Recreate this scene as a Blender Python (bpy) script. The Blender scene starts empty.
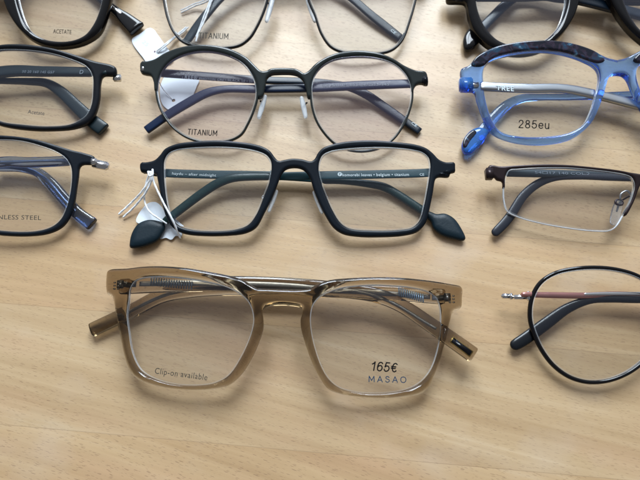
import bpy, bmesh, math, random
import numpy as np
from mathutils import Vector, Matrix
from mathutils.geometry import delaunay_2d_cdt
random.seed(7)
scn = bpy.context.scene
C = scn.collection
# ------------------------------------------------------------ camera
F_PX, TILT, DIST = 500.0, math.radians(18.0), 214.0      # focal length in photo pixels, lean of the phone, mm to the table
cam = bpy.data.objects.new('camera', bpy.data.cameras.new('camera')); C.objects.link(cam)
cam.data.sensor_width = 36.0; cam.data.lens = 36.0 * F_PX / 640.0
cam.data.clip_start = 0.005; cam.data.clip_end = 50.0
cam.location = (0, -DIST*math.sin(TILT)/1000, DIST*math.cos(TILT)/1000)
cam.rotation_euler = (TILT, 0, 0)
scn.camera = cam
cam.data.dof.use_dof = True; cam.data.dof.focus_distance = 0.205; cam.data.dof.aperture_fstop = 15.0
# ------------------------------------------------------------ world and window light
w = bpy.data.worlds.new('World'); scn.world = w; w.use_nodes = True
# the dim room round the table: pale ceiling, darker walls, brighter towards the window wall
wn = w.node_tree; bg = wn.nodes['Background']; wt = wn.nodes.new('ShaderNodeTexCoord'); ws = wn.nodes.new('ShaderNodeSeparateXYZ')
wn.links.new(wt.outputs['Generated'], ws.inputs[0])
w1 = wn.nodes.new('ShaderNodeMath'); w1.operation = 'MULTIPLY_ADD'; w1.inputs[1].default_value = 0.75; w1.inputs[2].default_value = 0.0; wn.links.new(ws.outputs[1], w1.inputs[0])
w2 = wn.nodes.new('ShaderNodeMath'); w2.operation = 'MULTIPLY_ADD'; w2.inputs[1].default_value = 0.27; wn.links.new(ws.outputs[2], w2.inputs[0]); wn.links.new(w1.outputs[0], w2.inputs[2])
wr = wn.nodes.new('ShaderNodeValToRGB'); wr.color_ramp.elements[0].position = 0.05; wr.color_ramp.elements[0].color = (0.13, 0.13, 0.135, 1)
wr.color_ramp.elements[1].position = 0.95; wr.color_ramp.elements[1].color = (0.80, 0.88, 1.0, 1)
wq = wr.color_ramp.elements.new(0.5); wq.color = (0.38, 0.40, 0.43, 1)
wn.links.new(w2.outputs[0], wr.inputs[0]); wn.links.new(wr.outputs[0], bg.inputs[0]); bg.inputs[1].default_value = 0.95
def area(name, loc, target, sx, sy, power, col):
    l = bpy.data.lights.new(name, 'AREA'); l.shape = 'RECTANGLE'; l.size = sx; l.size_y = sy
    l.energy = power; l.color = col
    o = bpy.data.objects.new(name, l); C.objects.link(o); o.location = loc
    o.rotation_euler = (Vector(target)-Vector(loc)).to_track_quat('-Z', 'Y').to_euler()
    return o
area('window_light', (-0.32, 1.62, 1.42), (0, 0.05, 0), 0.58, 1.2, 34.0, (0.82, 0.92, 1.0))
area('window_light', (0.42, 1.62, 1.42), (0, 0.05, 0), 0.58, 1.2, 34.0, (0.82, 0.92, 1.0))
scn.view_settings.view_transform = 'Standard'; scn.view_settings.look = 'None'
scn.view_settings.gamma = 1.0; scn.view_settings.exposure = 0.27
scn.cycles.max_bounces = 20; scn.cycles.transmission_bounces = 16; scn.cycles.transparent_max_bounces = 24
scn.cycles.glossy_bounces = 6; scn.cycles.caustics_reflective = True; scn.cycles.caustics_refractive = True
scn.cycles.use_denoising = True; scn.cycles.sample_clamp_indirect = 6.0

# ------------------------------------------------------------ pixel of the photograph -> point at a known height (mm)
_d = np.array([0, math.sin(TILT), -math.cos(TILT)]); _u = np.array([0, math.cos(TILT), math.sin(TILT)]); _C = -DIST*_d
def at(px, py, z):
    """x, y in mm of the point seen at px, py that lies at height z (a number or a function of x, y)"""
    r = _d + np.array([(px-320)/F_PX, 0, 0]) - _u*(py-240)/F_PX
    h = z if not callable(z) else 8.0
    for _ in range(8):
        t = (h-_C[2])/r[2]; p = _C + t*r
        if not callable(z): break
        h = z(p[0], p[1])
    return (float(p[0]), float(p[1]))
def pts(lst, z): return [at(a, b, z) for a, b in lst]
def mm_per_px(px, py, z):
    a = at(px, py, z); b = at(px+1, py, z)
    return math.hypot(a[0]-b[0], a[1]-b[1])

# ------------------------------------------------------------ smooth outlines
def catmull(P, closed=True, step=0.8, alpha=0.5):
    P = [np.array(p, float) for p in P]; n = len(P); out = []
    segs = n if closed else n-1
    for i in range(segs):
        if closed: p0, p1, p2, p3 = P[i-1], P[i], P[(i+1) % n], P[(i+2) % n]
        else:
            p1, p2 = P[i], P[i+1]
            p0 = P[i-1] if i > 0 else p1*2-p2
            p3 = P[i+2] if i+2 < n else p2*2-p1
        t0 = 0; t1 = t0+max(np.linalg.norm(p1-p0), 1e-6)**alpha; t2 = t1+max(np.linalg.norm(p2-p1), 1e-6)**alpha; t3 = t2+max(np.linalg.norm(p3-p2), 1e-6)**alpha
        m = max(1, int(np.linalg.norm(p2-p1)/step*3))
        for k in range(m):
            t = t1+(t2-t1)*k/m
            A1 = (t1-t)/(t1-t0)*p0+(t-t0)/(t1-t0)*p1; A2 = (t2-t)/(t2-t1)*p1+(t-t1)/(t2-t1)*p2; A3 = (t3-t)/(t3-t2)*p2+(t-t2)/(t3-t2)*p3
            B1 = (t2-t)/(t2-t0)*A1+(t-t0)/(t2-t0)*A2; B2 = (t3-t)/(t3-t1)*A2+(t-t1)/(t3-t1)*A3
            out.append((t2-t)/(t2-t1)*B1+(t-t1)/(t2-t1)*B2)
    if not closed: out.append(P[-1])
    out = np.array(out)
    loop = np.vstack([out, out[:1]]) if closed else out
    L = np.concatenate([[0], np.cumsum(np.linalg.norm(np.diff(loop, axis=0), axis=1))])
    m = max(6, int(L[-1]/step)); s = np.linspace(0, L[-1], m+1)
    if closed: s = s[:-1]
    return np.stack([np.interp(s, L, loop[:, k]) for k in range(loop.shape[1])], axis=1)
def smooth(loop, n=1):
    for _ in range(n): loop = (np.roll(loop, 1, 0)+2*loop+np.roll(loop, -1, 0))/4
    return loop
def inside(P, loop):
    x, y = P[:, 0], P[:, 1]; r = np.zeros(len(P), bool)
    a = loop; b = np.roll(loop, -1, 0)
    for (x1, y1), (x2, y2) in zip(a, b):
        c = ((y1 > y) != (y2 > y))
        if c.any():
            xi = (x2-x1)*(y-y1)/((y2-y1) if y2 != y1 else 1e-12)+x1
            r ^= (c & (x < xi))
    return r
def dist(P, loops):
    best = np.full(len(P), 1e9)
    for loop in loops:
        a = loop; b = np.roll(loop, -1, 0); ab = b-a; L2 = (ab**2).sum(1)+1e-12
        for i0 in range(0, len(P), 800):
            Q = P[i0:i0+800, None, :]
            t = np.clip(((Q-a)*ab).sum(2)/L2, 0, 1)
            d = np.sqrt((((a+t[..., None]*ab)-Q)**2).sum(2)).min(1)
            best[i0:i0+800] = np.minimum(best[i0:i0+800], d)
    return best

# ------------------------------------------------------------ mesh builder
ORIGIN = [0.0, 0.0, 0.0]
class MB:
    def __init__(self): self.v = []; self.f = []; self.m = []
    def add(self, v, f, m=0):
        o = len(self.v); self.v += [tuple(map(float, p)) for p in v]; self.f += [tuple(int(i)+o for i in q) for q in f]
        self.m += [m]*len(f)
    def build(self, name, mats, parent=None):
        me = bpy.data.meshes.new(name)
        ox, oy, oz = ORIGIN if parent is not None else (0, 0, 0)
        me.from_pydata([((x-ox)/1000, (y-oy)/1000, (z-oz)/1000) for x, y, z in self.v], [], self.f)
        for mt in (mats if isinstance(mats, (list, tuple)) else [mats]): me.materials.append(mt)
        for p, k in zip(me.polygons, self.m): p.material_index = k; p.use_smooth = True
        bm = bmesh.new(); bm.from_mesh(me); bmesh.ops.recalc_face_normals(bm, faces=bm.faces); bm.to_mesh(me); bm.free()
        me.update()
        o = bpy.data.objects.new(name, me); C.objects.link(o)
        if parent is not None: o.parent = parent
        return o
def slab(mb, outer, holes, T, r, zf, step=0.9, grid=2.6, edge_mat=None, dz=0.0, sm=0, facet=None):
    """a plate with rounded edges: outer outline with holes, thickness T, edge radius r, centred on the height zf"""
    outer = smooth(catmull(outer, True, step), sm); holes = [smooth(catmull(h, True, step), sm) for h in holes]
    loops = [outer]+holes
    P = []; edges = []; lid = 0
    for lp in loops:
        n = len(lp); P += list(lp); edges += [(lid+i, lid+(i+1) % n) for i in range(n)]; lid += n
    nb = len(P); B = np.array(P)
    def ok(Q, d0):
        if not len(Q): return Q
        m = inside(Q, outer)
        for h in holes: m &= ~inside(Q, h)
        Q = Q[m]
        if not len(Q): return Q
        return Q[dist(Q, loops) >= d0]
    extra = []
    for li, lp in enumerate(loops):
        t = np.roll(lp, -1, 0)-np.roll(lp, 1, 0); t /= (np.linalg.norm(t, axis=1)[:, None]+1e-9)
        nrm = np.stack([-t[:, 1], t[:, 0]], 1)
        area2 = (lp[:, 0]*np.roll(lp[:, 1], -1)-np.roll(lp[:, 0], -1)*lp[:, 1]).sum()
        s = 1 if area2 > 0 else -1
        if li > 0: s = -s
        for q in ((0.12, 0.42, 1.0, 1.3) if facet is None else (0.12, 0.42, 1.0, facet[0]/r, facet[0]/r+0.2)):
            extra.append(ok(lp+nrm*s*r*q, r*q*0.95))
    lo, hi = outer.min(0), outer.max(0)
    gx, gy = np.meshgrid(np.arange(lo[0], hi[0], grid), np.arange(lo[1], hi[1], grid*0.87))
    gx[1::2] += grid/2
    extra.append(ok(np.stack([gx.ravel(), gy.ravel()], 1), r+0.45*grid))
    A = np.vstack([B]+[e for e in extra if len(e)])
    res = delaunay_2d_cdt([Vector((float(a), float(b))) for a, b in A], edges, [], 0, 1e-6)
    V = np.array([[v.x, v.y] for v in res[0]]); T3 = [tuple(f) for f in res[2]]
    cen = np.array([V[list(f)].mean(0) for f in T3])
    m = inside(cen, outer)
    for h in holes: m &= ~inside(cen, h)
    T3 = [f for f, k in zip(T3, m) if k]
    d = dist(V, loops); rr = min(r, T/2)
    dd = np.clip(d/r, 0, 1); hz = (T/2-rr)+rr*np.sqrt(np.clip(1-(1-dd)**2, 0, 1))
    zc = np.array([zf(x, y) for x, y in V])+dz
    n = len(V)
    ht = hz if facet is None else hz-facet[1]*np.clip(1-d/facet[0], 0, 1)
    top = np.column_stack([V, zc+ht]); bot = np.column_stack([V, zc-(hz if facet is None else hz-0.6*facet[1]*np.clip(1-d/(facet[0]*1.3), 0, 1))])
    cnt = {}
    for f in T3:
        for i in range(3):
            e = (f[i], f[(i+1) % 3]); cnt[e] = 1
    # boundary vertices shared by top and bottom when the edge is fully round
    border = [e for e in cnt if (e[1], e[0]) not in cnt]
    bset = {i for e in border for i in e}
    weld = (T/2-rr) < 1e-6
    idx = {i: (i if (weld and i in bset) else i+n) for i in range(n)}
    mats = lambda f: 0 if edge_mat is None else (edge_mat if min(d[list(f)]) < r*0.5 else 0)
    v = np.vstack([top, bot])
    o = len(mb.v); mb.v += [tuple(map(float, p)) for p in v]
    for f in T3:
        k = mats(f)
        mb.f.append(tuple(o+i for i in f)); mb.m.append(k)
        mb.f.append(tuple(o+idx[i] for i in reversed(f))); mb.m.append(k)
    if not weld:
        for a, b in border:
            mb.f.append((o+b, o+a, o+a+n, o+b+n)); mb.m.append(0 if edge_mat is None else edge_mat)
    used = set(i for f in mb.f for i in f)
def clean(mb):
    used = sorted({i for f in mb.f for i in f}); mp = {a: b for b, a in enumerate(used)}
    mb.v = [mb.v[i] for i in used]; mb.f = [tuple(mp[i] for i in f) for f in mb.f]; return mb
def sweep(mb, path, W, H, n=14, e=2.6, closed=False, step=1.0, cap='round', m=0, twist=0):
    """a bar with a rounded-rectangle section: W wide across the path in plan, H thick in height (numbers or one per path point)"""
    path = np.array(path, float); k = len(path)
    W = np.full(k, W) if np.isscalar(W) else np.array(W, float); H = np.full(k, H) if np.isscalar(H) else np.array(H, float)
    Q = catmull(np.column_stack([path, W, H]), closed, step)
    X, W, H = Q[:, :3], Q[:, 3], Q[:, 4]
    N = len(X)
    if closed: Tn = np.roll(X, -1, 0)-np.roll(X, 1, 0)
    else: Tn = np.gradient(X, axis=0)
    Tn /= np.linalg.norm(Tn, axis=1)[:, None]
    up = np.array([0, 0, 1.0])
    S = np.cross(up, Tn)
    bad = np.linalg.norm(S, axis=1) < 0.05
    S[bad] = np.array([1.0, 0, 0])
    S /= np.linalg.norm(S, axis=1)[:, None]; U = np.cross(Tn, S)
    th = np.arange(n)/n*2*math.pi+math.pi/n
    cx = np.sign(np.cos(th))*np.abs(np.cos(th))**(2/e); cy = np.sign(np.sin(th))*np.abs(np.sin(th))**(2/e)
    rings = []
    def ring(c, s, u, a, b): rings.append(c+np.outer(cx*a, s)+np.outer(cy*b, u))
    if not closed:
        r0 = W[0]/2 if cap == 'round' else min(H[0], W[0])*0.22
        L = np.concatenate([[0], np.cumsum(np.linalg.norm(np.diff(X, axis=0), axis=1))])
        rs, re_ = (W[0]/2, W[-1]/2) if cap == 'round' else (min(H[0], W[0])*0.25, min(H[-1], W[-1])*0.25)
    capn = 5
    if not closed:
        for q in range(capn):
            a = math.pi/2*(q)/capn; s1 = math.sin(a); off = (1-math.cos(a))
            # end cap grows outwards from the first point
            sc = max(s1, 0.02)
            f1 = sc if cap == 'round' else (1-(1-sc)*rs*2/W[0])
            f2 = (0.35+0.65*sc) if cap == 'round' else (1-(1-sc)*rs*2/H[0])
            ring(X[0]+Tn[0]*(rs*(1-math.cos(a)) - 0)*1.0, S[0], U[0], W[0]/2*f1, H[0]/2*f2)
    for i in range(N):
        if not closed:
            if L[i] <= rs or L[-1]-L[i] <= re_: continue
        ring(X[i], S[i], U[i], W[i]/2, H[i]/2)
    if not closed:
        for q in range(capn-1, -1, -1):
            a = math.pi/2*q/capn; s1 = math.sin(a); sc = max(s1, 0.02)
            f1 = sc if cap == 'round' else (1-(1-sc)*re_*2/W[-1])
            f2 = (0.35+0.65*sc) if cap == 'round' else (1-(1-sc)*re_*2/H[-1])
            ring(X[-1]-Tn[-1]*(re_*(1-math.cos(a))), S[-1], U[-1], W[-1]/2*f1, H[-1]/2*f2)
    R = len(rings); v = np.vstack(rings); f = []
    for i in range(R if closed else R-1):
        j = (i+1) % R
        for q in range(n): f.append((i*n+q, i*n+(q+1) % n, j*n+(q+1) % n, j*n+q))
    if not closed:
        f.append(tuple(range(n-1, -1, -1))); f.append(tuple((R-1)*n+q for q in range(n)))
    mb.add(v, f, m)
def box(mb, c, s, rz=0, m=0, b=0.12):
    """small block with chamfered edges"""
    bm = bmesh.new(); bmesh.ops.create_cube(bm, size=1)
    for v in bm.verts: v.co = Vector((v.co.x*s[0], v.co.y*s[1], v.co.z*s[2]))
    bmesh.ops.bevel(bm, geom=bm.edges[:], offset=b*min(s), segments=2, affect='EDGES')
    M = Matrix.Translation(Vector(c)) @ Matrix.Rotation(rz, 4, 'Z')
    bm.verts.index_update()
    mb.add([M @ v.co for v in bm.verts], [[v.index for v in f.verts] for f in bm.faces], m); bm.free()
def thing(name, label, cat, loc, group=None):
    ORIGIN[:] = [loc[0], loc[1], 0.0]
    o = bpy.data.objects.new(name, None); C.objects.link(o); o.location = (loc[0]/1000, loc[1]/1000, 0)
    o.empty_display_size = 0.01
    o['label'] = label; o['category'] = cat
    if group: o['group'] = group
    return o

# ------------------------------------------------------------ materials
def mat(name, col=(0.5, 0.5, 0.5), rough=0.4, metal=0.0, trans=0.0, ior=1.5, coat=0.0, spec=0.5, sheen=0, bump=0.0, bscale=600, var=0.0, vscale=60):
    m = bpy.data.materials.new(name); m.use_nodes = True; nt = m.node_tree; b = nt.nodes['Principled BSDF']
    b.inputs['Base Color'].default_value = (*col, 1); b.inputs['Roughness'].default_value = rough
    b.inputs['Metallic'].default_value = metal; b.inputs['Transmission Weight'].default_value = trans
    b.inputs['IOR'].default_value = ior; b.inputs['Coat Weight'].default_value = coat; b.inputs['Coat Roughness'].default_value = 0.06
    b.inputs['Specular IOR Level'].default_value = spec
    tc = nt.nodes.new('ShaderNodeTexCoord')
    n = nt.nodes.new('ShaderNodeTexNoise'); n.inputs['Scale'].default_value = vscale; n.inputs['Detail'].default_value = 4
    nt.links.new(tc.outputs['Object'], n.inputs['Vector'])
    # a little wear: the polish is never even
    mr = nt.nodes.new('ShaderNodeMapRange'); mr.inputs['To Min'].default_value = max(rough*0.75, 0.0); mr.inputs['To Max'].default_value = min(1, rough*1.3)
    nt.links.new(n.outputs['Fac'], mr.inputs['Value']); nt.links.new(mr.outputs['Result'], b.inputs['Roughness'])
    if var > 0:
        mx = nt.nodes.new('ShaderNodeMix'); mx.data_type = 'RGBA'
        mx.inputs['A'].default_value = (*[c*(1-var) for c in col], 1); mx.inputs['B'].default_value = (*[min(1, c*(1+var)) for c in col], 1)
        nt.links.new(n.outputs['Fac'], mx.inputs['Factor']); nt.links.new(mx.outputs['Result'], b.inputs['Base Color'])
    if bump > 0:
        n2 = nt.nodes.new('ShaderNodeTexNoise'); n2.inputs['Scale'].default_value = bscale; n2.inputs['Detail'].default_value = 3
        nt.links.new(tc.outputs['Object'], n2.inputs['Vector'])
        bp = nt.nodes.new('ShaderNodeBump'); bp.inputs['Strength'].default_value = bump; bp.inputs['Distance'].default_value = 0.0002
        nt.links.new(n2.outputs['Fac'], bp.inputs['Height']); nt.links.new(bp.outputs['Normal'], b.inputs['Normal'])
    return m
def lens_mat(name, tint=(0.985, 0.99, 0.99), refl=(0.72, 0.78, 1.0), boost=2.2):
    """thin coated lens: clear, with the faint mirror of its two faces"""
    m = bpy.data.materials.new(name); m.use_nodes = True; nt = m.node_tree; nt.nodes.clear()
    o = nt.nodes.new('ShaderNodeOutputMaterial'); mix = nt.nodes.new('ShaderNodeMixShader')
    t = nt.nodes.new('ShaderNodeBsdfTransparent'); t.inputs[0].default_value = (*tint, 1)
    g = nt.nodes.new('ShaderNodeBsdfGlossy'); g.inputs['Roughness'].default_value = 0.02; g.inputs['Color'].default_value = (*refl, 1)
    fr = nt.nodes.new('ShaderNodeFresnel'); fr.inputs['IOR'].default_value = 1.45
    mu = nt.nodes.new('ShaderNodeMath'); mu.operation = 'MULTIPLY'; mu.inputs[1].default_value = boost; mu.use_clamp = True
    ge = nt.nodes.new('ShaderNodeNewGeometry'); sb = nt.nodes.new('ShaderNodeMath'); sb.operation = 'SUBTRACT'; sb.inputs[0].default_value = 1.0
    m2 = nt.nodes.new('ShaderNodeMath'); m2.operation = 'MULTIPLY'
    nt.links.new(ge.outputs['Backfacing'], sb.inputs[1]); nt.links.new(fr.outputs[0], mu.inputs[0])
    nt.links.new(mu.outputs[0], m2.inputs[0]); nt.links.new(sb.outputs[0], m2.inputs[1]); nt.links.new(m2.outputs[0], mix.inputs[0])
    nt.links.new(t.outputs[0], mix.inputs[1]); nt.links.new(g.outputs[0], mix.inputs[2]); nt.links.new(mix.outputs[0], o.inputs[0])
    return m
M = {}
M['black_gloss'] = mat('glossy black acetate', (0.003, 0.003, 0.004), 0.08, spec=0.4)
M['black_satin'] = mat('satin black metal', (0.005, 0.007, 0.011), 0.3, spec=0.3, bump=0.05)
M['navy_matte'] = mat('matte midnight metal', (0.003, 0.007, 0.013), 0.36, spec=0.3, bump=0.08, bscale=1500)
M['teal'] = mat('dark teal painted titanium', (0.003, 0.040, 0.052), 0.4, spec=0.35, bump=0.1, bscale=1200)
M['green_sleeve'] = mat('speckled dark green sleeve', (0.002, 0.024, 0.023), 0.3, spec=0.4, bump=0.15, bscale=900, var=0.4, vscale=900)
M['leaf'] = mat('matte deep teal leaf tip', (0.002, 0.012, 0.020), 0.42, spec=0.3, bump=0.2, bscale=900)
M['slate'] = mat('dark slate acetate', (0.005, 0.015, 0.020), 0.3, spec=0.35)
M['charcoal'] = mat('near black sleeve', (0.004, 0.006, 0.009), 0.22, spec=0.45)
M['blue_black'] = mat('blue black strap', (0.002, 0.009, 0.020), 0.26, spec=0.4)
M['deep_blue'] = mat('deep blue strap', (0.001, 0.012, 0.045), 0.26, spec=0.4)
M['green_black'] = mat('polished green black acetate', (0.016, 0.022, 0.022), 0.16, spec=0.5)
M['core_blue'] = mat('blued steel core', (0.30, 0.40, 0.50), 0.3, metal=0.7)
M['silver'] = mat('polished silver metal', (0.75, 0.75, 0.76), 0.18, metal=1)
M['steel'] = mat('brushed steel', (0.45, 0.47, 0.5), 0.3, metal=1)
M['rose'] = mat('rose brown metal', (0.50, 0.24, 0.22), 0.28, metal=0.85)
M['brown_metal'] = mat('dark brown metal', (0.035, 0.022, 0.024), 0.3, metal=0.5)
M['grey_metal'] = mat('grey green strap metal', (0.03, 0.045, 0.055), 0.33, metal=0.3)
M['grey_sleeve'] = mat('dusky grey sleeve', (0.018, 0.021, 0.030), 0.28, spec=0.4)
M['gold'] = mat('gold inlay frame', (0.7, 0.48, 0.16), 0.2, metal=1)
M['pad'] = mat('clear silicone pad', (0.86, 0.91, 0.96), 0.22, trans=0.55, ior=1.4)
M['paper'] = mat('white tag card', (0.80, 0.86, 0.93), 0.7, bump=0.2, bscale=500)
M['string'] = mat('white cotton string', (0.90, 0.93, 0.96), 0.9, bump=0.5, bscale=3000)
M['thread'] = mat('clear nylon thread', (0.95, 0.97, 1.0), 0.2, trans=0.15)
M['clear_pad'] = mat('clear soft pad', (0.93, 0.95, 0.97), 0.08, trans=0.92, ior=1.3)
M['edge'] = mat('ground lens edge', (0.80, 0.84, 0.88), 0.2, trans=0.75, ior=1.45)
M['lens'] = lens_mat('coated clear lens')
M['lens_grey'] = lens_mat('faintly grey lens', (0.975, 0.977, 0.983), (0.78, 0.82, 1.0), 2.4)
M['lens_lilac'] = lens_mat('faintly lilac lens', (0.99, 0.985, 0.99), (0.78, 0.70, 1.0), 3.0)
M['ink'] = mat('black print', (0.008, 0.008, 0.01), 0.8, spec=0.1)
M['ink_blue'] = mat('blue print', (0.008, 0.05, 0.11), 0.8, spec=0.1)
M['ink_pale'] = mat('pale print', (0.62, 0.72, 0.76), 0.5)
M['ink_grey'] = mat('grey print', (0.16, 0.19, 0.23), 0.5)
M['ink_soft'] = mat('soft grey print', (0.05, 0.05, 0.045), 0.8, spec=0.1)
M['ink_red'] = mat('dark red print', (0.10, 0.01, 0.04), 0.5)
def tinted(name, col, dens, rough=0.012, ior=1.5, col0=(1, 1, 1), trans=1.0):
    """clear coloured acetate: the colour comes from its depth"""
    m = mat(name, col0, rough, trans=trans, ior=ior)
    nt = m.node_tree; v = nt.nodes.new('ShaderNodeVolumeAbsorption'); v.inputs['Color'].default_value = (*col, 1); v.inputs['Density'].default_value = dens
    nt.links.new(v.outputs[0], nt.nodes['Material Output'].inputs['Volume'])
    return m
M['champagne'] = tinted('smoky champagne acetate', (0.56, 0.47, 0.31), 540)
M['clear_blue'] = tinted('clear sky blue acetate', (0.12, 0.48, 1.0), 270, col0=(0.52, 0.74, 1.0), trans=0.91)
M['vivid_blue'] = tinted('vivid blue acetate', (0.05, 0.45, 1.0), 150, col0=(0.12, 0.42, 1.0), trans=0.75)
M['smoke_blue'] = tinted('smoky blue acetate', (0.25, 0.42, 0.70), 480)
def tortoise():
    m = mat('dark tortoise brow', (0.02, 0.02, 0.03), 0.1, coat=0.1); nt = m.node_tree; b = nt.nodes['Principled BSDF']
    tc = nt.nodes.new('ShaderNodeTexCoord'); v = nt.nodes.new('ShaderNodeTexNoise'); v.inputs['Scale'].default_value = 210; v.inputs['Detail'].default_value = 3; v.inputs['Distortion'].default_value = 1.2
    nt.links.new(tc.outputs['Object'], v.inputs['Vector'])
    r = nt.nodes.new('ShaderNodeValToRGB'); e = r.color_ramp.elements
    e[0].position = 0.46; e[0].color = (0.004, 0.006, 0.016, 1); e[1].position = 0.74; e[1].color = (0.20, 0.34, 0.46, 1)
    q = e.new(0.54); q.color = (0.03, 0.018, 0.035, 1); q = e.new(0.64); q.color = (0.01, 0.05, 0.10, 1)
    nt.links.new(v.outputs['Fac'], r.inputs[0]); nt.links.new(r.outputs[0], b.inputs['Base Color'])
    return m
M['tortoise'] = tortoise()

def wood():
    m = bpy.data.materials.new('lacquered beech block'); m.use_nodes = True; nt = m.node_tree; b = nt.nodes['Principled BSDF']
    N = nt.nodes.new; L = nt.links.new
    tc = N('ShaderNodeTexCoord')
    def math_(op, a, bb=None, c=None, clamp=False):
        n = N('ShaderNodeMath'); n.operation = op; n.use_clamp = clamp
        for i, v in enumerate((a, bb, c)):
            if v is None: continue
            if isinstance(v, (int, float)): n.inputs[i].default_value = v
            else: L(v, n.inputs[i])
        return n.outputs[0]
    def mapping(vec, sc, rot=0.0, loc=(0, 0, 0)):
        n = N('ShaderNodeMapping'); n.inputs['Scale'].default_value = sc; n.inputs['Rotation'].default_value = (0, 0, rot); n.inputs['Location'].default_value = loc
        L(vec, n.inputs[0]); return n.outputs[0]
    def noise(vec, sc, det=4, rough=0.5, dist=0.0):
        n = N('ShaderNodeTexNoise'); n.inputs['Scale'].default_value = sc; n.inputs['Detail'].default_value = det; n.inputs['Roughness'].default_value = rough; n.inputs['Distortion'].default_value = dist
        L(vec, n.inputs['Vector']); return n.outputs['Fac']
    def ramp(f, stops):
        r = N('ShaderNodeValToRGB'); e = r.color_ramp.elements
        while len(e) < len(stops): e.new(0.5)
        for q, (p, c) in zip(e, stops): q.position = p; q.color = (*c, 1) if len(c) == 3 else c
        L(f, r.inputs[0]); return r.outputs[0]
    def mix(f, a, bb, mode='MIX'):
        n = N('ShaderNodeMix'); n.data_type = 'RGBA'; n.blend_type = mode; n.clamp_factor = True
        for s, v in (('Factor', f), ('A', a), ('B', bb)):
            if isinstance(v, (int, float)): n.inputs[s].default_value = v
            elif isinstance(v, tuple): n.inputs[s].default_value = (*v, 1)
            else: L(v, n.inputs[s])
        return n.outputs['Result']
    base = mapping(tc.outputs['Object'], (1, 1, 1), WOOD_ROT)
    sep = N('ShaderNodeSeparateXYZ'); L(base, sep.inputs[0])
    wide = 0.046
    vv = math_('ADD', math_('MULTIPLY', sep.outputs[1], 1/wide), WOOD_OFF)
    idx = math_('FLOOR', vv); fr = math_('FRACT', vv)
    # staves have ends too
    wn = N('ShaderNodeTexWhiteNoise'); wn.noise_dimensions = '1D'; L(idx, wn.inputs['W'])
    uu = math_('ADD', math_('MULTIPLY', sep.outputs[0], 0.001), 0.5)
    idu = math_('FLOOR', uu); fu = math_('FRACT', uu)
    wn2 = N('ShaderNodeTexWhiteNoise'); wn2.noise_dimensions = '2D'
    cx = N('ShaderNodeCombineXYZ'); L(idx, cx.inputs[0]); L(idu, cx.inputs[1]); L(cx.outputs[0], wn2.inputs['Vector'])
    sp = N('ShaderNodeSeparateColor'); L(wn2.outputs['Color'], sp.inputs[0])
    # each stave has its own piece of grain and its own slight grain slope
    off = N('ShaderNodeCombineXYZ'); L(math_('MULTIPLY', sp.outputs[0], 9.0), off.inputs[0]); L(math_('MULTIPLY', sp.outputs[1], 5.0), off.inputs[1]); L(math_('MULTIPLY', sp.outputs[2], 3.0), off.inputs[2])
    slope = math_('ADD', math_('MULTIPLY', sp.outputs[1], 0.12), 0.09)
    sh = N('ShaderNodeCombineXYZ'); L(math_('MULTIPLY', sep.outputs[0], slope), sh.inputs[1])
    wv = N('ShaderNodeVectorMath'); wv.operation = 'ADD'; L(base, wv.inputs[0]); L(off.outputs[0], wv.inputs[1])
    wv2 = N('ShaderNodeVectorMath'); wv2.operation = 'ADD'; L(wv.outputs[0], wv2.inputs[0]); L(sh.outputs[0], wv2.inputs[1])
    # slow bend of the grain
    wob = noise(mapping(wv2.outputs[0], (6, 14, 1)), 1.0, 2)
    wc = N('ShaderNodeCombineXYZ'); L(math_('MULTIPLY', math_('SUBTRACT', wob, 0.5), 0.012), wc.inputs[1])
    g = N('ShaderNodeVectorMath'); g.operation = 'ADD'; L(wv2.outputs[0], g.inputs[0]); L(wc.outputs[0], g.inputs[1]); g = g.outputs[0]
    bands = noise(mapping(g, (5, 120, 1)), 1.0, 5, 0.6, 0.3)
    fine = noise(mapping(g, (16, 800, 1)), 1.0, 4, 0.65)
    col = ramp(bands, [(0.28, (0.415, 0.265, 0.132)), (0.44, (0.515, 0.350, 0.190)), (0.57, (0.57, 0.400, 0.225)), (0.70, (0.635, 0.472, 0.290))])
    tone = ramp(sp.outputs[2], [(0.0, (0.98, 0.93, 0.87)), (0.5, (1.0, 1.0, 1.0)), (1.0, (1.0, 1.02, 1.04))])
    col = mix(1.0, col, tone, 'MULTIPLY')
    pink = noise(mapping(g, (18, 60, 1), 0, (3, 5, 0)), 1.0, 3)
    col = mix(math_('MULTIPLY', ramp(pink, [(0.5, (0, 0, 0)), (0.75, (1, 1, 1))]), 0.35), col, (0.60, 0.36, 0.22))
    col = mix(math_('MULTIPLY', math_('SUBTRACT', fine, 0.3), 0.6), col, (0.36, 0.23, 0.12))
    # beech flecks: short dark dashes, two sizes
    def flecks(sx, sy, th, keep, shift):
        vo = N('ShaderNodeTexVoronoi'); vo.feature = 'F1'; vo.inputs['Scale'].default_value = 1.0; vo.inputs['Randomness'].default_value = 1.0
        L(mapping(g, (sx, sy, 1), 0, (shift, shift*0.7, 0)), vo.inputs['Vector'])
        ks = N('ShaderNodeSeparateColor'); L(vo.outputs['Color'], ks.inputs[0])
        on = math_('GREATER_THAN', ks.outputs[0], keep)
        lim = math_('MULTIPLY', math_('ADD', math_('MULTIPLY', ks.outputs[1], 0.6), 0.6), th)
        body = N('ShaderNodeMapRange'); body.interpolation_type = 'SMOOTHSTEP'; L(vo.outputs['Distance'], body.inputs['Value']); L(math_('MULTIPLY', lim, 0.65), body.inputs['From Min']); L(lim, body.inputs['From Max'])
        body.inputs['To Min'].default_value = 1; body.inputs['To Max'].default_value = 0
        return math_('MULTIPLY', math_('MULTIPLY', body.outputs[0], on), math_('ADD', math_('MULTIPLY', ks.outputs[2], 0.5), 0.5))
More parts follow.
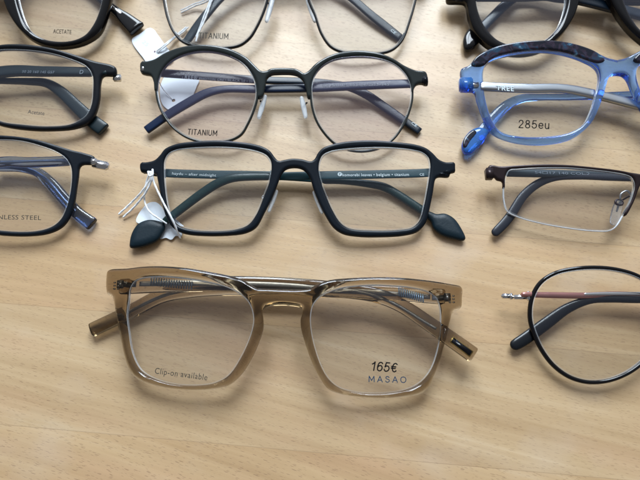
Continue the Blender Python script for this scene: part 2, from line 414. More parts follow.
    f1 = flecks(200, 1600, 0.215, 0.2, 0.0); f2 = flecks(300, 2500, 0.26, 0.2, 4.0); f3 = flecks(235, 1850, 0.205, 0.3, 9.0)
    fl = math_('MAXIMUM', math_('MAXIMUM', f1, f3), math_('MULTIPLY', f2, 0.8))
    col = mix(math_('MULTIPLY', fl, 0.72), col, (0.23, 0.125, 0.065))
    # worn pale scuffs and dull stains
    blot = noise(mapping(tc.outputs['Object'], (26, 30, 1)), 1.0, 3, 0.5)
    col = mix(math_('MULTIPLY', ramp(blot, [(0.55, (0, 0, 0)), (0.8, (1, 1, 1))]), 0.22), col, (0.70, 0.62, 0.55))
    # glue lines
    e1 = math_('LESS_THAN', fr, 0.005); e2 = math_('LESS_THAN', fu, 0.0001)
    seam = math_('MAXIMUM', e1, e2)
    col = mix(math_('MULTIPLY', seam, 0.4), col, (0.22, 0.13, 0.07))
    L(col, b.inputs['Base Color'])
    rg = noise(mapping(tc.outputs['Object'], (30, 60, 1)), 1.0, 4)
    rr = N('ShaderNodeMapRange'); rr.inputs['To Min'].default_value = 0.34; rr.inputs['To Max'].default_value = 0.52; L(rg, rr.inputs['Value']); L(rr.outputs[0], b.inputs['Roughness'])
    b.inputs['Specular IOR Level'].default_value = 0.5
    b.inputs['Coat Weight'].default_value = 0.45; b.inputs['Coat Roughness'].default_value = 0.42
    hgt = math_('ADD', math_('MULTIPLY', fl, -1.0), math_('MULTIPLY', fine, 0.5))
    bp = N('ShaderNodeBump'); bp.inputs['Strength'].default_value = 0.25; bp.inputs['Distance'].default_value = 0.00015
    L(hgt, bp.inputs['Height']); L(bp.outputs[0], b.inputs['Normal'])
    return m
# the glue line runs through these two points of the table
sA = at(120, 313, 0); sB = at(640, 356, 0)
ang = math.atan2(sB[1]-sA[1], sB[0]-sA[0]); WOOD_ROT = -ang
vs = (-math.sin(ang)*sA[0]+math.cos(ang)*sA[1])/1000
WOOD_OFF = 20 - vs/0.046
M['wood'] = wood()
tb = MB(); box(tb, (0, 100, -15.0), (1500, 1100, 30), 0, 0, 0.08)
table = tb.build('table_top', M['wood']); table['kind'] = 'structure'
for p in table.data.polygons: p.use_smooth = False

# ------------------------------------------------------------ builders for spectacles
def plane_of(cx, top, bottom, zt, zb, k=0.0007):
    """height of a front: zb at its lower rim, zt at its brow, falling away from the bridge"""
    xc, yt = at(cx, top, zt); _, yb = at(cx, bottom, zb)
    def zf(x, y): return zb+(y-yb)/(yt-yb)*(zt-zb)-k*(x-xc)**2
    zf.xc = xc
    return zf
def mirror_pts(P, x0): return [(2*x0-x, y) for x, y in reversed(P)]
def make_lens(root, hole, zf, material, grow=0.35, T=1.3, bev=0.7, dz=0.0):
    mb = MB()
    hl = catmull(hole, True, 1.2)
    c = hl.mean(0); g = [tuple(c+(p-c)*(1+grow/np.linalg.norm(p-c))) for p in hl[::3]]
    slab(mb, g, [], T, bev, zf, 1.1, 4.5, edge_mat=1, dz=dz)
    return clean(mb).build('lens', [material, M['edge']], root)
def text(s, p0, p1, hpx, zf, material, parent, name='printed_text', lift=0.03, T=0.0, bold=0.0, shear=0.0, sx=None, space=1.0):
    """print s along the line p0 -> p1 (photo pixels) on a surface of height zf"""
    zz = (lambda x, y: zf(x, y)+T/2+lift)
    a = np.array(at(*p0, zz)); b = np.array(at(*p1, zz))
    cu = bpy.data.curves.new(name, 'FONT'); cu.body = s; cu.offset = bold; cu.shear = shear; cu.space_character = space; cu.size = 1.0; cu.resolution_u = 3
    ob = bpy.data.objects.new(name, cu); C.objects.link(ob)
    bpy.context.view_layer.update()
    me = bpy.data.meshes.new_from_object(ob.evaluated_get(bpy.context.evaluated_depsgraph_get()))
    bpy.data.objects.remove(ob)
    co = np.array([v.co[:] for v in me.vertices]); wd = co[:, 0].max()-co[:, 0].min(); x0 = co[:, 0].min()
    dx = b-a; Lw = np.linalg.norm(dx); dx /= Lw; dy = np.array([-dx[1], dx[0]])
    sc = Lw/wd; hy = hpx*mm_per_px(*p0, zz)/0.70
    for v, c in zip(me.vertices, co):
        p = a+dx*(c[0]-x0)*sc+dy*c[1]*hy
        v.co = ((p[0]-ORIGIN[0])/1000, (p[1]-ORIGIN[1])/1000, zz(p[0], p[1])/1000)
    me.materials.clear(); me.materials.append(material)
    o = bpy.data.objects.new(name, me); C.objects.link(o); o.parent = parent; return o
GL = {  # each letter as pen strokes in a box 1 high; first number is its width
 '1': (0.42, [[(0.0,0.74),(0.16,0.84),(0.27,1.0)], [(0.27,1.0),(0.27,0)]]),
 '6': (0.6, [[(0.53,0.86),(0.42,0.98),(0.27,0.99),(0.12,0.88),(0.04,0.62),(0.03,0.35),(0.1,0.1),(0.29,0.0),(0.47,0.08),(0.56,0.3),(0.48,0.55),(0.3,0.63),(0.12,0.54),(0.04,0.38)]]),
 '5': (0.6, [[(0.53,1.0),(0.14,1.0)], [(0.14,1.0),(0.07,0.5)], [(0.07,0.5),(0.18,0.6),(0.32,0.63),(0.48,0.54),(0.56,0.33),(0.48,0.1),(0.28,0.0),(0.1,0.06),(0.02,0.24)]]),
 '€': (0.62, [[(0.6,0.88),(0.48,0.98),(0.34,0.98),(0.2,0.84),(0.13,0.5),(0.2,0.16),(0.34,0.02),(0.48,0.02),(0.6,0.14)], [(0,0.6),(0.5,0.6)], [(0,0.41),(0.48,0.41)]]),
 '2': (0.58, [[(0.04,0.74),(0.1,0.92),(0.28,1.0),(0.46,0.92),(0.52,0.72),(0.42,0.5),(0.2,0.26),(0.03,0.0)], [(0.03,0.0),(0.54,0.0)]]),
 '8': (0.6, [[(0.29,0.54),(0.12,0.64),(0.08,0.78),(0.15,0.94),(0.29,1.0),(0.44,0.94),(0.5,0.78),(0.46,0.64),(0.29,0.54),(0.1,0.43),(0.03,0.25),(0.11,0.06),(0.29,0.0),(0.48,0.06),(0.55,0.25),(0.48,0.43),(0.29,0.54)]]),
 'e': (0.56, [[(0.04,0.37),(0.52,0.37),(0.48,0.58),(0.28,0.7),(0.1,0.6),(0.03,0.35),(0.1,0.1),(0.29,0.0),(0.5,0.12)]]),
 'u': (0.5, [[(0.04,0.7),(0.04,0.2),(0.12,0.03),(0.26,0.0),(0.4,0.08),(0.46,0.22)], [(0.46,0.7),(0.46,0.0)]]),
 'M': (0.76, [[(0.03,0),(0.05,1.0)], [(0.05,1.0),(0.38,0.25)], [(0.38,0.25),(0.7,1.0)], [(0.7,1.0),(0.73,0)]]),
 'A': (0.66, [[(0,0),(0.33,1.0)], [(0.33,1.0),(0.66,0)], [(0.12,0.34),(0.54,0.34)]]),
 'S': (0.56, [[(0.5,0.82),(0.4,0.96),(0.26,1.0),(0.1,0.92),(0.06,0.74),(0.16,0.59),(0.4,0.48),(0.53,0.34),(0.5,0.12),(0.3,0.0),(0.12,0.05),(0.02,0.22)]]),
 'O': (0.78, [[(0.38,1.0),(0.13,0.88),(0.03,0.5),(0.13,0.12),(0.38,0.0),(0.63,0.12),(0.74,0.5),(0.63,0.88),(0.38,1.0)]]),
 'T': (0.56, [[(0,1.0),(0.56,1.0)], [(0.28,1.0),(0.28,0)]]),
 'I': (0.06, [[(0.03,1.0),(0.03,0)]]),
 'N': (0.62, [[(0.04,0),(0.04,1.0)], [(0.04,1.0),(0.58,0)], [(0.58,0),(0.58,1.0)]]),
 'U': (0.62, [[(0.04,1.0),(0.04,0.3),(0.14,0.05),(0.31,0.0),(0.48,0.05),(0.58,0.3),(0.58,1.0)]]),
}
def strokes(s, p0, p1, hpx, zf, material, parent, T=0.0, gap=0.2, pen=0.12, slant=0.0, lift=0.04):
    zz = (lambda x, y: zf(x, y)+T/2+lift)
    a = np.array(at(*p0, zz)); b = np.array(at(*p1, zz)); d = b-a; L = np.linalg.norm(d); d /= L; u = np.array([-d[1], d[0]])
    tot = sum(GL[c][0] for c in s)+gap*(len(s)-1); h = hpx*mm_per_px(*p0, zz); sc = L/tot
    mb = MB(); x = 0
    for c in s:
        for st in GL[c][1]:
            q = np.array([(p[0]+x, p[1]) for p in st]); q3 = [a+d*(p[0]*sc+slant*p[1]*h)+u*p[1]*h for p in q]
            if len(q3) > 2: q3 = list(catmull(np.array(q3), False, 0.08*h))
            q3 = np.array(q3); t = np.gradient(q3, axis=0); t /= np.linalg.norm(t, axis=1)[:, None]+1e-9; n = np.stack([-t[:, 1], t[:, 0]], 1)*pen*h/2
            q3[0] -= t[0]*pen*h*0.35; q3[-1] += t[-1]*pen*h*0.35
            Lf, Rt = q3+n, q3-n; m = len(q3)
            mb.add([(*p, zz(*p)) for p in Lf]+[(*p, zz(*p)) for p in Rt], [(i, i+1, m+i+1, m+i) for i in range(m-1)])
        x += GL[c][0]+gap
    return mb.build('printed_text', material, parent)
def strip3(lst, zs, closed=False):
    """px, py, width px  + heights -> 3D path and widths (mm); a point given as ('w', x, y, width mm) is already in table mm"""
    n = len(lst); P = []; W = []
    for i, q in enumerate(lst):
        z = zs if np.isscalar(zs) else np.interp(i/(n-1), np.linspace(0, 1, len(zs)), zs)
        if q[0] == 'w': P.append((q[1], q[2], z)); W.append(q[3])
        else:
            x, y = at(q[0], q[1], z); P.append((x, y, z)); W.append(q[2]*mm_per_px(q[0], q[1], z))
    return P, W
def mir_tail(lst, zref, x0, dy=0.0):
    out = []
    for q in lst:
        x, y = at(q[0], q[1], zref); out.append(('w', 2*x0-x, y+dy, q[2]*mm_per_px(q[0], q[1], zref)))
    return out
def temple(root, lst, zs, T, material, name='temple', cap='flat', e=4.0, label=None):
    P, W = strip3(lst, zs); mb = MB(); sweep(mb, P, W, T, n=20, e=e, cap=cap, step=1.5)
    o = mb.build(name, material, root)
    if label: o['label'] = label
    Q = sorted((p[0], p[2]) for p in P); X = [q[0] for q in Q]; Z = [q[1] for q in Q]
    ARM[o.name] = lambda x, y: float(np.interp(x, X, Z))+T/2+0.22
    return o
ARM = {}
def tube(root, name, P, d, material, closed=False, step=0.8):
    mb = MB(); sweep(mb, P, d, d, n=12, e=2.0, closed=closed, step=step); return mb.build(name, material, root)
def on(lst, zf, dz=0.0): 
    out = []
    for a, b in lst:
        x, y = at(a, b, lambda X, Y: zf(X, Y)+dz); out.append((x, y, zf(x, y)+dz))
    return out
def nose_pad(root, p0, p1, wpx, zf, rim=None, dz=-3.0, T=1.6, ring=None, pm='pad'):
    z0 = zf(*at(*p0, zf))+dz
    P, W = strip3([(p0[0], p0[1], wpx*0.75), ((p0[0]+p1[0])/2, (p0[1]+p1[1])/2, wpx), (p1[0], p1[1], wpx*0.7)], [z0+0.6, z0, z0-0.6])
    mb = MB(); sweep(mb, P, W, T, n=14, e=2.2, cap='round', step=0.5); o = mb.build('nose_pad', M[pm], root)
    if rim:
        a = on([rim], zf)[0]; m = ((P[0][0]+P[2][0])/2, (P[0][1]+P[2][1])/2, P[1][2])
        mid = ((a[0]*0.5+m[0]*0.5), (a[1]+m[1])/2+1.5, min(a[2], m[2])-0.8)
        ar = tube(root, 'pad_arm', [(a[0], a[1], a[2]-0.5), mid, m], 0.8, M['steel'] if ring is None else ring, step=0.4)
        ar.parent = o
    return o

def leaf(root, outline, z, T, material, name='temple_tip', r=None):
    mb = MB(); slab(mb, pts(outline, z), [], T, r or T*0.9, lambda x, y: z, 0.7, 1.6)
    return clean(mb).build(name, material, root)
def zpl(z): return lambda x, y: z
G_ALL = 'spectacles laid out folded in rows on the wooden table'
GW = G_ALL

exec_blocks = []
# ================================================================ champagne acetate pair, front row
zf = plane_of(283, 270, 397, 16.0, 7.0, 0.0009)
root = thing('eyeglasses', 'square see-through brown acetate eyeglasses with 165€ printed on the right lens', 'eyeglasses', at(283, 330, 0), GW)
outer = [(108,272),(111,270),(128,268.8),(144,267),(164,266.6),(188,268.4),(212,272.5),(232,276.5),(244,280.5),(252,285.5),(258,288.4),(265,288.7),(283,289.5),(302,289.5),(310,288.4),(317,284.5),(330,280.3),(355,278),(380,277.3),(405,278.3),(430,281),(450,284.3),(459.5,286.4),(461.8,289),(461.6,298),(461,307),(458.5,309.8),(455,311),(451.4,314.5),(450,320),(448,328),(445.5,339),(440,360),(433.7,376),(427.5,388),(420,393.7),(407.5,396.4),(385,398),(360,397),(341,394.2),(328.7,389.5),(319.5,377.5),(311,360),(305,343),(301.2,329),(300.6,320),(302.5,312.5),(302,308.3),(297,306.6),(290,305.6),(282,305.2),(272,305.8),(265.5,307.6),(262.6,310.5),(263.4,318),(263.6,327),(260,340),(252.5,357),(243.7,371.5),(236,380),(227.5,385.8),(212.5,389),(195,390),(170,388.2),(150,384),(136,377.5),(129.5,368.7),(124.8,355),(120.8,336),(117.5,320),(115.6,308),(114,300),(112,296.5),(108.2,294.5),(106.8,288),(106.9,279)]
holeL = [(130,300),(131,290),(134.5,283),(142,279),(158,277.2),(180,278.6),(206,282.3),(228,288),(242.5,296),(250,305),(253.5,320),(250,336),(240,358),(228,375),(215,382),(200,384.3),(178,383.6),(157.5,378.7),(142.5,370),(134,354),(130,332),(128,315)]
holeR = [(313.5,305),(319,298),(327,293.5),(340,289),(367,286),(392.5,286.5),(412.5,288.5),(427.5,292.5),(436,299),(439.5,310),(439.8,326),(437.5,346),(431,367),(422.5,379),(412.5,386),(397.5,390.5),(375,392.5),(355,391),(340,387),(329.5,378.7),(321.5,365),(315.5,347.5),(312,332),(311,316)]
mb = MB(); HL, HR = pts(holeL, zf), pts(holeR, zf)
def widen(H, g):
    hl = np.array(catmull(H, True, 2.0)); c = hl.mean(0); return [tuple(c+(p-c)*(1+g/np.linalg.norm(p-c))) for p in hl]
slab(mb, pts(outer, zf), [widen(HL, 0.35), widen(HR, 0.35)], 4.0, 0.6, zf, 0.6, 1.8, facet=(1.3, 1.0)); clean(mb).build('front', M['champagne'], root)
for H, tx in ((HL, 0), (HR, 1)):
    l = make_lens(root, H, zf, M['lens_grey'], 0.45, 1.5, 0.4)
    if tx == 0: text('Clip-on available', (154.6, 373.5), (207, 380.3), 5.6, zf, M['ink_soft'], l, T=1.8, space=1.1)
    else:
        strokes('165€', (371.3, 370.3), (396, 372), 8.2, zf, M['ink'], l, T=1.8, gap=0.2, pen=0.15, slant=0.14)
        strokes('MASAO', (368.8, 381.8), (406.2, 382.6), 5.4, zf, M['ink_blue'], l, T=1.8, gap=0.42, pen=0.15)
TL = [(121,287,15),(160,285,15),(200,284,15),(245,284,15.5),(300,286.5,16),(345,290.5,15),(378,296,14.5),(402,306,14),(430,324.5,15),(474,355.5,16)]
TR = [(444,297,15),(400,294,15),(340,290,16),(280,287.5,17),(225,287,17),(190,290,16),(162,296,14.5),(130,312,14),(91,330.5,14)]
t = temple(root, TL, [9.5, 8.5, 8.0], 3.6, M['champagne'])
P, W = strip3([(140,284.3,5),(200,283.6,5.5),(300,286.5,5),(378,297,3.5),(436,329,3)], [9.5, 8.5, 8.0]); mb = MB(); sweep(mb, P, W, 0.9, n=12, e=3, cap='flat')
c = mb.build('metal_core', M['steel'], t)
i0 = at(452.5, 340, 9.9); i1 = at(470.5, 353.5, 9.9); ia = math.atan2(i1[1]-i0[1], i1[0]-i0[0]); ic = ((i0[0]+i1[0])/2, (i0[1]+i1[1])/2)
mb = MB(); box(mb, (ic[0], ic[1], 9.85), (9.2, 2.7, 0.4), ia, b=0.3); mb.build('gold_inlay', M['gold'], t)
mb = MB(); box(mb, (ic[0], ic[1], 9.98), (8.4, 2.05, 0.4), ia, b=0.3); mb.build('black_inlay', M['black_gloss'], t)
t = temple(root, TR, [9.0, 6.0, 2.2], 3.6, M['champagne'])
P, W = strip3([(430,297,5),(340,291,5.5),(225,288,5),(170,294,3.5),(120,317,3)], [9.0, 6.0, 2.4]); mb = MB(); sweep(mb, P, W, 0.9, n=12, e=3, cap='flat')
mb.build('metal_core', M['steel'], t)
for hx, hy, sgn in ((121, 284, 1), (447, 297, -1)):      # hinges with their rivets and spring barrel
    p = at(hx, hy, 11.5); mb = MB()
    box(mb, (p[0], p[1], 10.6), (2.6, 3.0, 2.2), b=0.06); box(mb, (p[0]+sgn*3.4, p[1], 10.2), (4.4, 2.0, 1.4), b=0.06)
    h = mb.build('hinge', M['steel'], root)
    for q in (-1.25, 0.0, 1.25):
        for e_ in (-0.75, 0.75):
            mb = MB(); px_, py_ = at(hx-sgn*7, hy, 15)
            box(mb, (px_+e_, py_+q, zf(px_, py_)+0.7), (0.9, 0.55, 0.6)); mb.build('rivet', M['silver'], h)
for x0, x1, y0, y1, z in ((150, 193, 281.5, 285.5, 10.6), (398, 424, 291.5, 298.5, 10.8)):   # ribbed spring core seen through the acetate
    mb = MB(); n = 17 if x0 < 300 else 12
    for k in range(n):
        u = (k+0.5)/n; xx, yy = at(x0+(x1-x0)*u, y0+(y1-y0)*u, z); box(mb, (xx, yy, z), (0.55, 3.4, 0.4))
    mb.build('spring_core', M['core_blue'], root)
# ================================================================ black rectangular titanium pair with leaf tips
zf = plane_of(298, 143, 236, 13.5, 5.0, 0.0007)
root = thing('eyeglasses', 'matte black rectangular eyeglasses with dark green arms ending in leaf-shaped tips', 'eyeglasses', at(298, 190, 0), GW)
outer = [(141,163.3),(147.5,162.6),(155,160.6),(160,156),(165.5,149.3),(177.5,144.3),(195,142),(220,141),(240,142.6),(252,144.2),(262.5,147),(270,151.3),(275,157.8),(278.7,161.3),(284,160.4),(292.5,159),(302.5,159.8),(311,161.7),(314.5,159.5),(318,153.2),(323,148.4),(332,145),(345,142.3),(370,140.9),(395,142.5),(415,145),(426,148.7),(432.5,153.7),(438.7,160),(445,162.6),(454.5,163.2),(455,168),(454.8,172.5),(450,174),(449,177.3),(438.7,177.5),(435.7,179),(432.5,195),(428.7,212.5),(425,224),(417.5,232),(405,235.6),(380,237.3),(357.5,236.8),(343,234.2),(333.7,228.2),(326,217),(318.7,202.5),(313.7,190),(309.5,177.5),(304,170.7),(298.7,168.4),(290,168.4),(285,170.5),(281,176),(277.5,185),(272.5,197.5),(265,212.5),(256.5,227.5),(246,233.3),(227.5,235.8),(202.5,236),(184,233.8),(173.7,228.5),(167,219),(163,206.5),(160.3,192.5),(157.8,180),(156.5,175),(150,173.3),(141.4,172.2)]
holeL = [(164.3,170),(165.4,159.5),(171,152.3),(182,149.3),(202,147.6),(222,147.3),(245,149),(261,152.8),(269.5,158.3),(271.5,166),(270,180),(264,197),(256.3,215),(248.5,225),(236,229.8),(212.5,231.5),(191,229.8),(178.5,225.5),(171.3,217),(167.3,202.5),(165,185)]
holeR = [(318.8,172),(319.8,161),(323.5,154.8),(331,151.4),(347.5,149),(377.5,147.6),(395,148.2),(412.5,150.2),(423.5,153.5),(429,159.5),(430,168),(427.8,185),(424,205),(420,219.5),(412.5,227.5),(398,230.3),(370,230.8),(349,228.6),(340.5,223),(333,211.5),(326.3,197),(321.2,183)]
mb = MB(); HL, HR = pts(holeL, zf), pts(holeR, zf)
slab(mb, pts(outer, zf), [HL, HR], 2.4, 1.0, zf, 0.8, 2.2); clean(mb).build('front', M['navy_matte'], root)
for H in (HL, HR): make_lens(root, H, zf, M['lens'], 0.1, 1.6, 0.5)
# left-hinged arm (its text reads on the inside), its sleeve leaves at lower right
TLs = [(150,171.5,9),(166,173,9),(210,174.5,9),(280,176,9),(326,179.5,8)]
t = temple(root, TLs, [6.5, 4.6, 3.2], 1.0, M['teal'])
sl = [(322,181,5.5),(345,181.5,6),(366,183.5,7.5),(384,187,8.5),(398,194.5,8.5),(414,205,8.5),(429,214.5,8.5)]
P, W = strip3(sl, [3.0, 2.4, 1.9]); mb = MB(); sweep(mb, P, W, 2.4, n=18, e=2.6, cap='round', step=1.2); mb.build('sleeve', M['green_sleeve'], t)
mb = MB(); slab(mb, pts([(424,211),(430,211.6),(436,213.8),(445,213.6),(454,218.5),(461,228),(465.5,238.5),(463.5,240.8),(453,239),(441,235),(433.5,229),(430.5,221.5),(426.5,218)], 2), [], 3.0, 2.6, zpl(2.0), 0.7, 1.8); clean(mb).build('temple_tip', M['leaf'], t)
tz = lambda x, y: 4.95+0.6
text('haydu – after midnight', (172, 174.6), (216, 176.6), 3.0, ARM[t.name], M['ink_pale'], t, space=1.05)
TRs = [(446,170,9),(430,172.5,9),(380,174.3,9),(320,175.5,9),(268,176.5,8.5)]
t = temple(root, TRs, [7.5, 7.2, 7.0], 1.0, M['teal'])
sl = [(272,176.5,8),(250,176.7,8.3),(232,178.2,8.8),(218,183.2,9.5),(203,192.6,9.5),(187,204.5,9),(171.5,216.5,8.5),(163,223,7.5)]
P, W = strip3(sl, [7.2, 6.5, 4.0, 2.8]); mb = MB(); sweep(mb, P, W, 2.4, n=18, e=2.6, cap='round', step=1.2); mb.build('sleeve', M['green_sleeve'], t)
mb = MB(); slab(mb, pts([(130.3,247.8),(129.8,242),(132.3,232.5),(138.3,224),(147.5,220),(156,220.4),(164,223.3),(165.3,228),(163,233.5),(157.5,241),(148.7,245.3),(138,248)], 2.6), [], 3.2, 2.7, zpl(2.6), 0.7, 1.8); clean(mb).build('temple_tip', M['leaf'], t)
zt = zpl(7.8)
text('komorebi leaves • belgium • titanium', (342.5, 176.3), (409, 175.9), 3.2, ARM[t.name], M['ink_pale'], t, space=1.08, bold=0.008)
text('CE', (419.8, 175.6), (424.2, 175.6), 2.6, ARM[t.name], M['ink_pale'], t)
P_, = [at(339.8, 174.2, 7.8)]; mb = MB()
th = np.linspace(0, 2*math.pi, 20)[:-1]; mb.add([(P_[0]+0.95*math.cos(a), P_[1]+0.95*math.sin(a), 7.83) for a in th], [tuple(range(19))]); mb.build('round_logo', M['ink_pale'], t)
mb = MB(); mb.add([(P_[0]+x, P_[1]+y, 7.86) for x, y in ((-0.25,-0.6),(0.0,-0.6),(0.0,0.6),(-0.25,0.6))], [(0,1,2,3)]); mb.add([(P_[0]+x, P_[1]+y, 7.86) for x, y in ((0.1,0),(0.45,0.45),(0.3,0.55),(0.0,0.15))], [(0,1,2,3)]); mb.build('logo_mark', M['teal'], t)
nose_pad(root, (277,190), (268.5,212.5), 4.6, zf, (266.5,196), dz=-2.5)
nose_pad(root, (313.5,191), (322.5,214), 4.6, zf, (322.5,196), dz=-2.5)
for (x, y) in ((264,197.5), (325.6,198)):
    p = on([(x, y)], zf, -2.2)[0]; mb = MB(); sweep(mb, [(p[0]+0.9*math.cos(a), p[1]+0.9*math.sin(a), p[2]) for a in np.linspace(0, 2*math.pi, 9)[:-1]], 0.45, 0.45, n=8, e=2, closed=True, step=0.3); mb.build('pad_screw', M['silver'], root)
for hx, hy in ((147, 169), (446, 171)):
    p = at(hx, hy, 8.5); mb = MB(); box(mb, (p[0], p[1]-0.3, 8.2), (3.6, 2.8, 2.6)); box(mb, (p[0]+(-1 if hx > 300 else 1)*2.0, p[1]-1.6, 8.6), (2.6, 1.0, 1.8)); mb.build('hinge', M['navy_matte'], root)
# ================================================================ green-black panto pair, second row middle
zf = plane_of(284, 50, 146, 14.0, 5.5, 0.0007)
root = thing('eyeglasses', 'round eyeglasses with thick dark brow and thin lower rims, white punched tag under left lens', 'eyeglasses', at(284, 95, 0), GW)
holeL = [(156.3,92),(157,80),(161,69.5),(168.5,60.5),(180,54.2),(198,50.6),(217,51),(232,55.6),(244,63),(252.5,73.5),(257,86),(257.3,98),(253.7,111),(248,124),(241.5,134.5),(232,140),(218,142.5),(203,142.3),(188,138),(175.5,130),(166,119),(159.3,106)]
holeR = [(310.8,96),(310.8,85),(314,74),(321,65.5),(332,59.3),(348,56.3),(365,55.8),(382,58.5),(396,64.5),(406,74),(411.5,86),(412.3,98),(409.5,111),(403.5,125),(394.5,138),(382.5,147),(366,151.3),(349,150.2),(335,144),(324,133),(316.5,121),(312.3,108)]
browL = [(141.3,62.8),(148,62),(155,60),(165,54),(177.5,49),(192.5,46.2),(207.5,45.7),(222.5,47.8),(235,51.7),(247.5,58.8),(256,67),(261,71.5),(266,71.8),(271,69.4),(284,68.7),(296,69.6),(300.5,71.8),(304,74),(308,72),(315,65),(325,58.5),(337.5,53.8),(352.5,51.5),(367.5,52),(381,54.5),(393,59.5),(405,66.8),(415,71),(425.5,72.8),(427.6,79),(427.3,86),(422,84.5),(417,85.2),(414,89),(412.8,95),(411,92),(410.5,84),(405,74),(396,65.5),(384,60),(366,57.3),(348,57.8),(333,60.8),(322,67.3),(315,76),(311.3,86),(310.5,99),(308,99),(305.8,90),(303,81.5),(298,76.5),(292,74.8),(279,74.6),(271,75.6),(267,79.5),(265.3,88),(262.5,97.5),(257.8,99),(257.8,89),(253.3,76),(245,65.5),(232,57.8),(216,53.2),(199,52.4),(182,56.4),(171,62.4),(163.3,70.8),(159,80.5),(157.4,92),(155.2,92),(153.8,82.5),(151,76.5),(145,75),(141.5,73.5)]
mb = MB(); slab(mb, pts(browL, zf), [], 2.6, 1.0, zf, 0.7, 2.0)
for Hh in (holeL, holeR):
    sweep(mb, on(Hh, zf), 1.0, 1.6, n=12, e=2.2, closed=True, step=1.0)
clean(mb).build('front', M['green_black'], root)
for i, Hh in enumerate((holeL, holeR)):
    l = make_lens(root, pts(Hh, zf), zf, M['lens_lilac'], -0.35, 1.5, 0.5)
    if i == 0: strokes('TITANIUM', (187.6, 134.3), (216.8, 135.8), 5.2, zf, M['ink'], l, T=1.5, gap=0.24, pen=0.15)
TLs = [(161,73,9),(210,76.5,8.5),(260,80,8),(320,82.5,7.5),(348,87,8),(366,94.5,9),(386,108,9),(420,131.8,7.5)]
t = temple(root, TLs, [7.0, 4.6, 3.0, 1.4], 1.6, M['blue_black'])
text('TREE®', (181, 78.3), (197, 79.6), 5.0, ARM[t.name], M['ink_grey'], t, space=1.3, bold=0.01)
text('PHOTON GREY/BLACK 50 • 21', (199, 79.6), (252, 82.4), 2.6, ARM[t.name], M['ink_grey'], t, space=1.05)
text('CE', (411, 123.6), (416, 127.2), 3.0, ARM[t.name], M['ink_pale'], t)
TRs = [(414,83.5,9),(360,85.5,9.5),(310,88,9),(256,89,8.5),(224,89.3,7.5),(207,93,9),(186,104,9.5),(165,117,9),(146,130.5,8.5)]
t = temple(root, TRs, [8.0, 7.0, 6.0, 3.0], 1.8, M['deep_blue'])
text('TITANIUM 8034 47□23-145', (322, 86.6), (389, 85.4), 2.8, ARM[t.name], M['ink_grey'], t, space=1.2)
nose_pad(root, (265.6,95), (258.5,119), 5.4, zf, (260,100), dz=-2.2, ring=M['black_satin'])
nose_pad(root, (301.3,96.5), (306,118.5), 5.4, zf, (307,102), dz=-2.2, ring=M['black_satin'])
for hx, hy, mm in ((143.5, 69, 'silver'), (425, 80, 'black_satin')):
    p = at(hx, hy, 10); mb = MB(); box(mb, (p[0], p[1], 9.3), (2.6, 4.2, 3.6), b=0.3); mb.build('hinge', M[mm], root)
# ================================================================ thin metal pair, top row middle
zf = plane_of(288, -45, 50, 14.0, 5.5, 0.0007)
root = thing('eyeglasses', 'thin black wire rimmed eyeglasses, white string round one arm, cut by the top edge', 'eyeglasses', at(288, 5, 0), GW)
holeL = [(163.5,-2),(167.5,17.5),(173.7,32),(183,42),(200,47),(224,48.3),(240,45.5),(250,38),(257,27),(263,14),(267.5,0),(270,-16),(267,-32),(256,-42),(236,-47),(205,-48),(180,-45),(166,-36),(161,-20)]
holeR = [(308.7,0),(314.8,15),(321.5,34),(331,47),(345,52.8),(365,54.2),(381,53.4),(392.5,49.8),(402,40.5),(410,20),(416,-2),(419,-20),(414,-36),(400,-45),(375,-48),(345,-47),(322,-42),(309,-32),(305.5,-16)]
mb = MB()
for Hh in (holeL, holeR): sweep(mb, on(Hh, zf), 1.15, 1.6, n=12, e=2.2, closed=True, step=1.0)
slab(mb, pts([(148,-38),(160,-41),(166,-40),(180,-48),(205,-51),(236,-50),(257,-45),(266,-38),(275,-34),(290,-36),(304,-34),(310,-38),(322,-45),(345,-50),(375,-51),(400,-48),(415,-40),(421,-41),(434,-38),(434,-27),(421,-27),(417,-33),(409,-41),(375,-45),(345,-44),(325,-40),(310,-31),(305,-25),(290,-29),(274,-25),(270,-31),(256,-40),(236,-44),(205,-45),(180,-42),(168,-35),(160,-27),(148,-27)], zf), [], 2.0, 0.8, zf, 0.8, 2.2)
clean(mb).build('front', M['black_satin'], root)
for i, Hh in enumerate((holeL, holeR)):
    l = make_lens(root, pts(Hh, zf), zf, M['lens'], -0.45, 1.5, 0.5)
    if i == 0: strokes('TITANIUM', (198.5, 38.2), (228, 39.0), 5.6, zf, M['ink_soft'], l, T=1.5, gap=0.24, pen=0.13)
t = temple(root, [(154,-33,9),(220,-29,8.5),(300,-25,8),(330,-16,8),(350,-3,8),(370,14,8.5),(385,26,9),(401,38.5,8)], [7.5, 5, 3, 1.3], 1.6, M['black_satin'])
text('CE', (390.2, 30.6), (394.6, 34.2), 3.0, ARM[t.name], M['ink_pale'], t)
temple(root, [(430,-33,9),(350,-27,8.5),(270,-24,8),(240,-16,8),(222,-3,8),(206,15,8.5),(196,28,8.5),(185,44,7.5)], [8, 7.2, 6, 3.5], 1.8, M['slate'])
nose_pad(root, (274,-6), (266.3,22.5), 5.4, zf, (268,2), dz=-2.2, ring=M['black_satin'])
nose_pad(root, (306.5,-4), (315.4,22.5), 5.4, zf, (310,3), dz=-2.2, ring=M['black_satin'])
